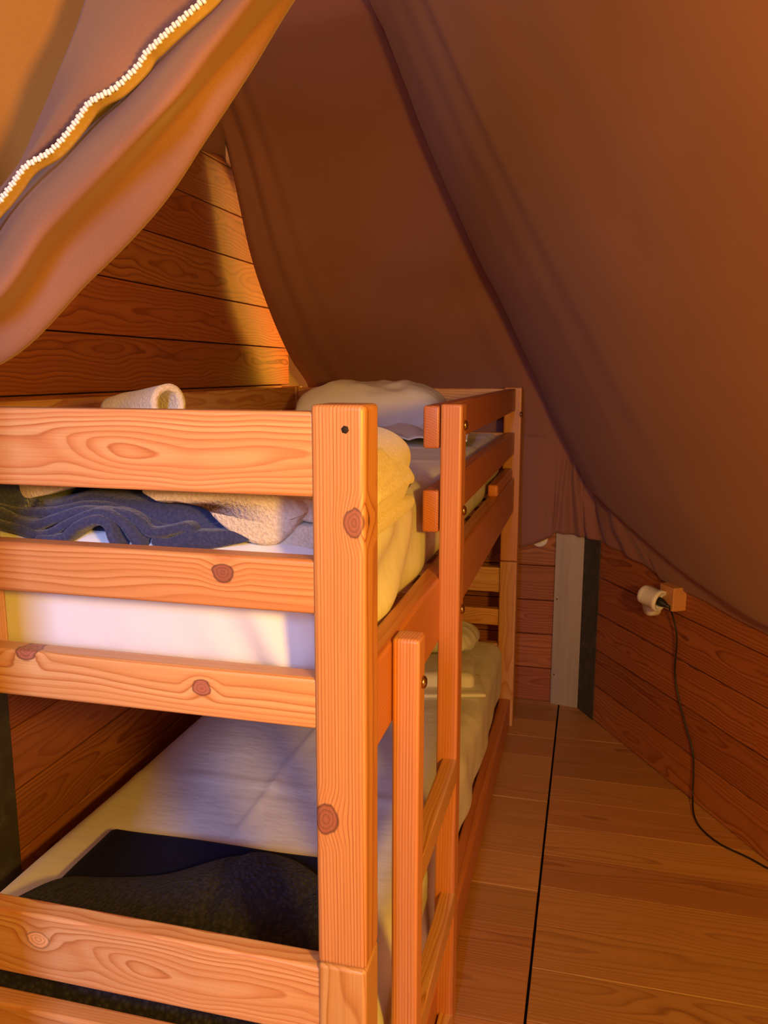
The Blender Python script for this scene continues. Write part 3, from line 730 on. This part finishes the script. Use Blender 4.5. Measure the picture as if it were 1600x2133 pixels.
# ------------------------------------------------------------------ door flap of canvas with its zip, upper left
flap = thing('door_flap', (-0.45, 0.8, 1.3), 'rolled back brown canvas door flap with an ivory zip, upper left', 'tent flap')
feat = {  # photo lines of the folds at seven stations along the roll, with their depth in the tent
 'F1': ([(-150, 520), (18, 372), (84, 245), (128, 140), (162, 55), (188, -20), (260, -160)], 0.815),
 'mid': ([(-140, 540), (18, 378), (120, 235), (190, 140), (250, 45), (310, -30), (410, -160)], 0.775),
 'F2': ([(-120, 560), (20, 385), (162, 252), (262, 165), (340, 70), (424, 0), (560, -130)], 0.775),
 'F2b': ([(-112, 575), (32, 396), (176, 266), (276, 176), (354, 82), (438, 8), (572, -122)], 0.800),
 'c1': ([(-90, 610), (65, 430), (205, 300), (305, 200), (385, 98), (465, 15), (590, -118)], 0.745),
 'crest': ([(-60, 650), (100, 470), (235, 335), (345, 222), (425, 118), (500, 28), (612, -110)], 0.735),
 'F4': ([(-40, 690), (132, 508), (265, 368), (392, 218), (480, 116), (556, 24), (650, -100)], 0.778),
 'F5': ([(-20, 765), (192, 578), (332, 432), (432, 285), (522, 148), (602, 16), (690, -110)], 0.805),
 'F6': ([(-60, 760), (150, 560), (290, 410), (395, 260), (490, 125), (575, 0), (670, -120)], 0.875),
}
order = ['F1', 'mid', 'F2', 'F2b', 'c1', 'crest', 'F4', 'F5', 'F6']
lines = {k: [at(x, y, Y=v[1]+0.012*math.sin(i*1.7)) for i, (x, y) in enumerate(v[0])] for k, v in feat.items()}
for k in lines: lines[k] = [lines[k][0]+Vector((-0.45, -0.02, 0.05)), lines[k][0]+Vector((-0.20, -0.01, 0.0))]+lines[k]+[lines[k][-1]*(1+q)-lines[k][-2]*q for q in (1, 2, 3.5, 5)]
def flapfn(u, v):
    prof = [crom(lines[k], v) for k in order]
    return crom(prof, u)
grid('flap_roll', 130, 120, flapfn, M['flap'], flap, 0.002)
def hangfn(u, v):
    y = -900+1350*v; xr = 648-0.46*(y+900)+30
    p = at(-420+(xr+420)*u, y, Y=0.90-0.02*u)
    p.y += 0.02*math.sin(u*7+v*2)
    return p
o = grid('flap_sheet', 40, 40, hangfn, canvas_mat('lamplit_flap_canvas', (0.33, 0.14, 0.018), (0.36, 0.155, 0.02)), flap, 0.002)  # the lamplight's orange is put into this back sheet's colour
zipline = [(-60, 490), (-20, 440), (0, 418), (25, 385), (42, 360), (60, 342), (98, 320), (122, 299), (150, 265), (168, 240), (185, 216), (207, 201), (236, 186), (266, 160), (290, 134), (305, 110), (322, 94), (346, 70), (395, 26), (425, 0), (470, -45)]
ZP = [at(x, y, Y=0.752+0.003*math.sin(i)) for i, (x, y) in enumerate(zipline)]
def tapefn(u, v):
    p = crom(ZP, v); t = (crom(ZP, min(1, v+0.01))-crom(ZP, max(0, v-0.01))).normalized()
    s = t.cross(Vector((0, -1, 0))).normalized()
    return p+s*(0.007*(u-0.5))+Vector((0, 0.002+0.012*u, 0))
zt = grid('zip', 6, 160, tapefn, M['ziptape'], flap, 0.001)
tooth = box_mesh('tooth', 0.0036, 0.0060, 0.0036, 0.0016, 3)
n = 170
for p in tooth.polygons: p.use_smooth = True
tooth.materials.append(M['zip'])
arc = [crom(ZP, i/2000) for i in range(2001)]
cum = [0.0]
for a, b in zip(arc, arc[1:]): cum.append(cum[-1]+(b-a).length)
pitch = 0.0039; s = 0.0; i = 0; k = 0
while s < cum[-1]-0.01:
    while cum[i] < s: i += 1
    p = arc[i]; t = (arc[min(i+4, 2000)]-arc[max(i-4, 0)]).normalized(); nn = Vector((0, -1, 0)); sd = t.cross(nn).normalized(); nn = sd.cross(t)
    o = link('tooth', tooth)
    Mx = Matrix((t, sd, nn)).transposed().to_4x4()
    o.matrix_basis = Matrix.Translation(p+sd*(0.0006 if k % 2 else -0.0006)) @ Mx
    o.parent = zt; s += pitch; k += 1

# ------------------------------------------------------------------ socket, plug and cord on the right wall
bp = at(1397, 1243, plane=(Vector((RP.x, RP.y, 0))+RN*0.02, Vector((RN.x, RN.y, 0))))
WR = Matrix((RU, RN, Vector((0, 0, 1)))).transposed().to_4x4()     # local X along wall, Y into room
def onwall(x, y, out=0.0):
    p = at(x, y, plane=(Vector((RP.x, RP.y, 0))+RN*out, Vector((RN.x, RN.y, 0)))); return p
blk = link('mounting_block', box_mesh('mounting_block', 0.070, 0.046, 0.072, 0.0025, 2), M['pine'])
bc = onwall(1402, 1243, 0.023); blk.matrix_basis = Matrix.Translation(bc) @ WR
tag(blk, 'small pale wooden block fixed to the right plank wall beside the socket', 'block')
sk = thing('socket', bc, 'white round plastic socket on the right plank wall', 'socket')
sc = onwall(1363, 1247, 0.072)
axs = Vector((0.76, -0.62, -0.17)).normalized()
lathe('housing', [(0.004, -0.048), (0.022, -0.046), (0.0285, -0.040), (0.030, -0.030), (0.030, -0.026), (0.0312, -0.024), (0.0312, 0.010), (0.034, 0.013), (0.034, 0.022), (0.032, 0.0245), (0.025, 0.0245), (0.024, 0.010), (0.0, 0.009)], M['plastic'], sk, sc, axs, 40)
lathe('base_ring', [(0.030, -0.002), (0.031, 0.0), (0.031, 0.022), (0.028, 0.030), (0.0, 0.031)], M['plastic'], sk, onwall(1366, 1258, 0.004)-Vector((0, 0, 0.006)), (RN.x, RN.y, 0), 32)
cord = thing('power_cord', (0.36, 2.3, 0), 'thin black power cord with plug running from the socket down to the floor', 'cord')
pp = sc+axs*0.012
lathe('plug', [(0.012, 0.0), (0.0135, 0.004), (0.0135, 0.014), (0.010, 0.024), (0.006, 0.034), (0.0045, 0.044), (0.0, 0.045)], M['rubber'], cord, pp, (axs+Vector((0, 0, -0.12))).normalized(), 20)
e = pp+(axs+Vector((0, 0, -0.12))).normalized()*0.042
cpts = [e, onwall(1402, 1285, 0.03), onwall(1410, 1330, 0.02), onwall(1406, 1400, 0.012), onwall(1414, 1455, 0.010), onwall(1428, 1510, 0.010), onwall(1443, 1565, 0.010), onwall(1445, 1610, 0.012)]
cpts += [at(x, y, Z=z) for x, y, z in [(1443, 1660, 0.03), (1446, 1698, 0.008), (1462, 1727, 0.0045), (1500, 1758, 0.0035), (1560, 1787, 0.0035), (1600, 1809, 0.0035), (1700, 1860, 0.0035)]]
tube('cable', cpts, 0.0027, M['rubber'], cord, 10, 10)

# half-hidden white disc under the canvas hem by the corner post
dc = at(1124, 1122, Y=3.078)
disc = lathe('cable_cap', [(0.0, 0.012), (0.026, 0.011), (0.031, 0.006), (0.032, 0.0)], M['plastic'], None, dc, (0, -1, 0), 32)
tag(disc, 'round white cap on the back wall peeping from under the canvas hem', 'cap')

# curtain added out of view on the left to keep daylight off the bed's end
cur = grid('daylight_blocker', 40, 20, lambda u, v: Vector((-1.75+1.15*u, 0.5+0.02*math.sin(u*26)*(1-u), 0.02+1.60*v)), M['flap'], None, 0.003)
tag(cur, 'unseen canvas curtain hanging to the left of the bed', 'blocker')

# unseen canvas added behind the photographer to cut the daylight on the right
cur2 = grid('daylight_blocker', 40, 20, lambda u, v: Vector((-0.10+0.62*u, -0.95+0.03*math.sin(u*30)*u, 0.02+2.6*v)), M['flap'], None, 0.003)
tag(cur2, 'unseen canvas curtain behind the photographer, right of the doorway', 'blocker')
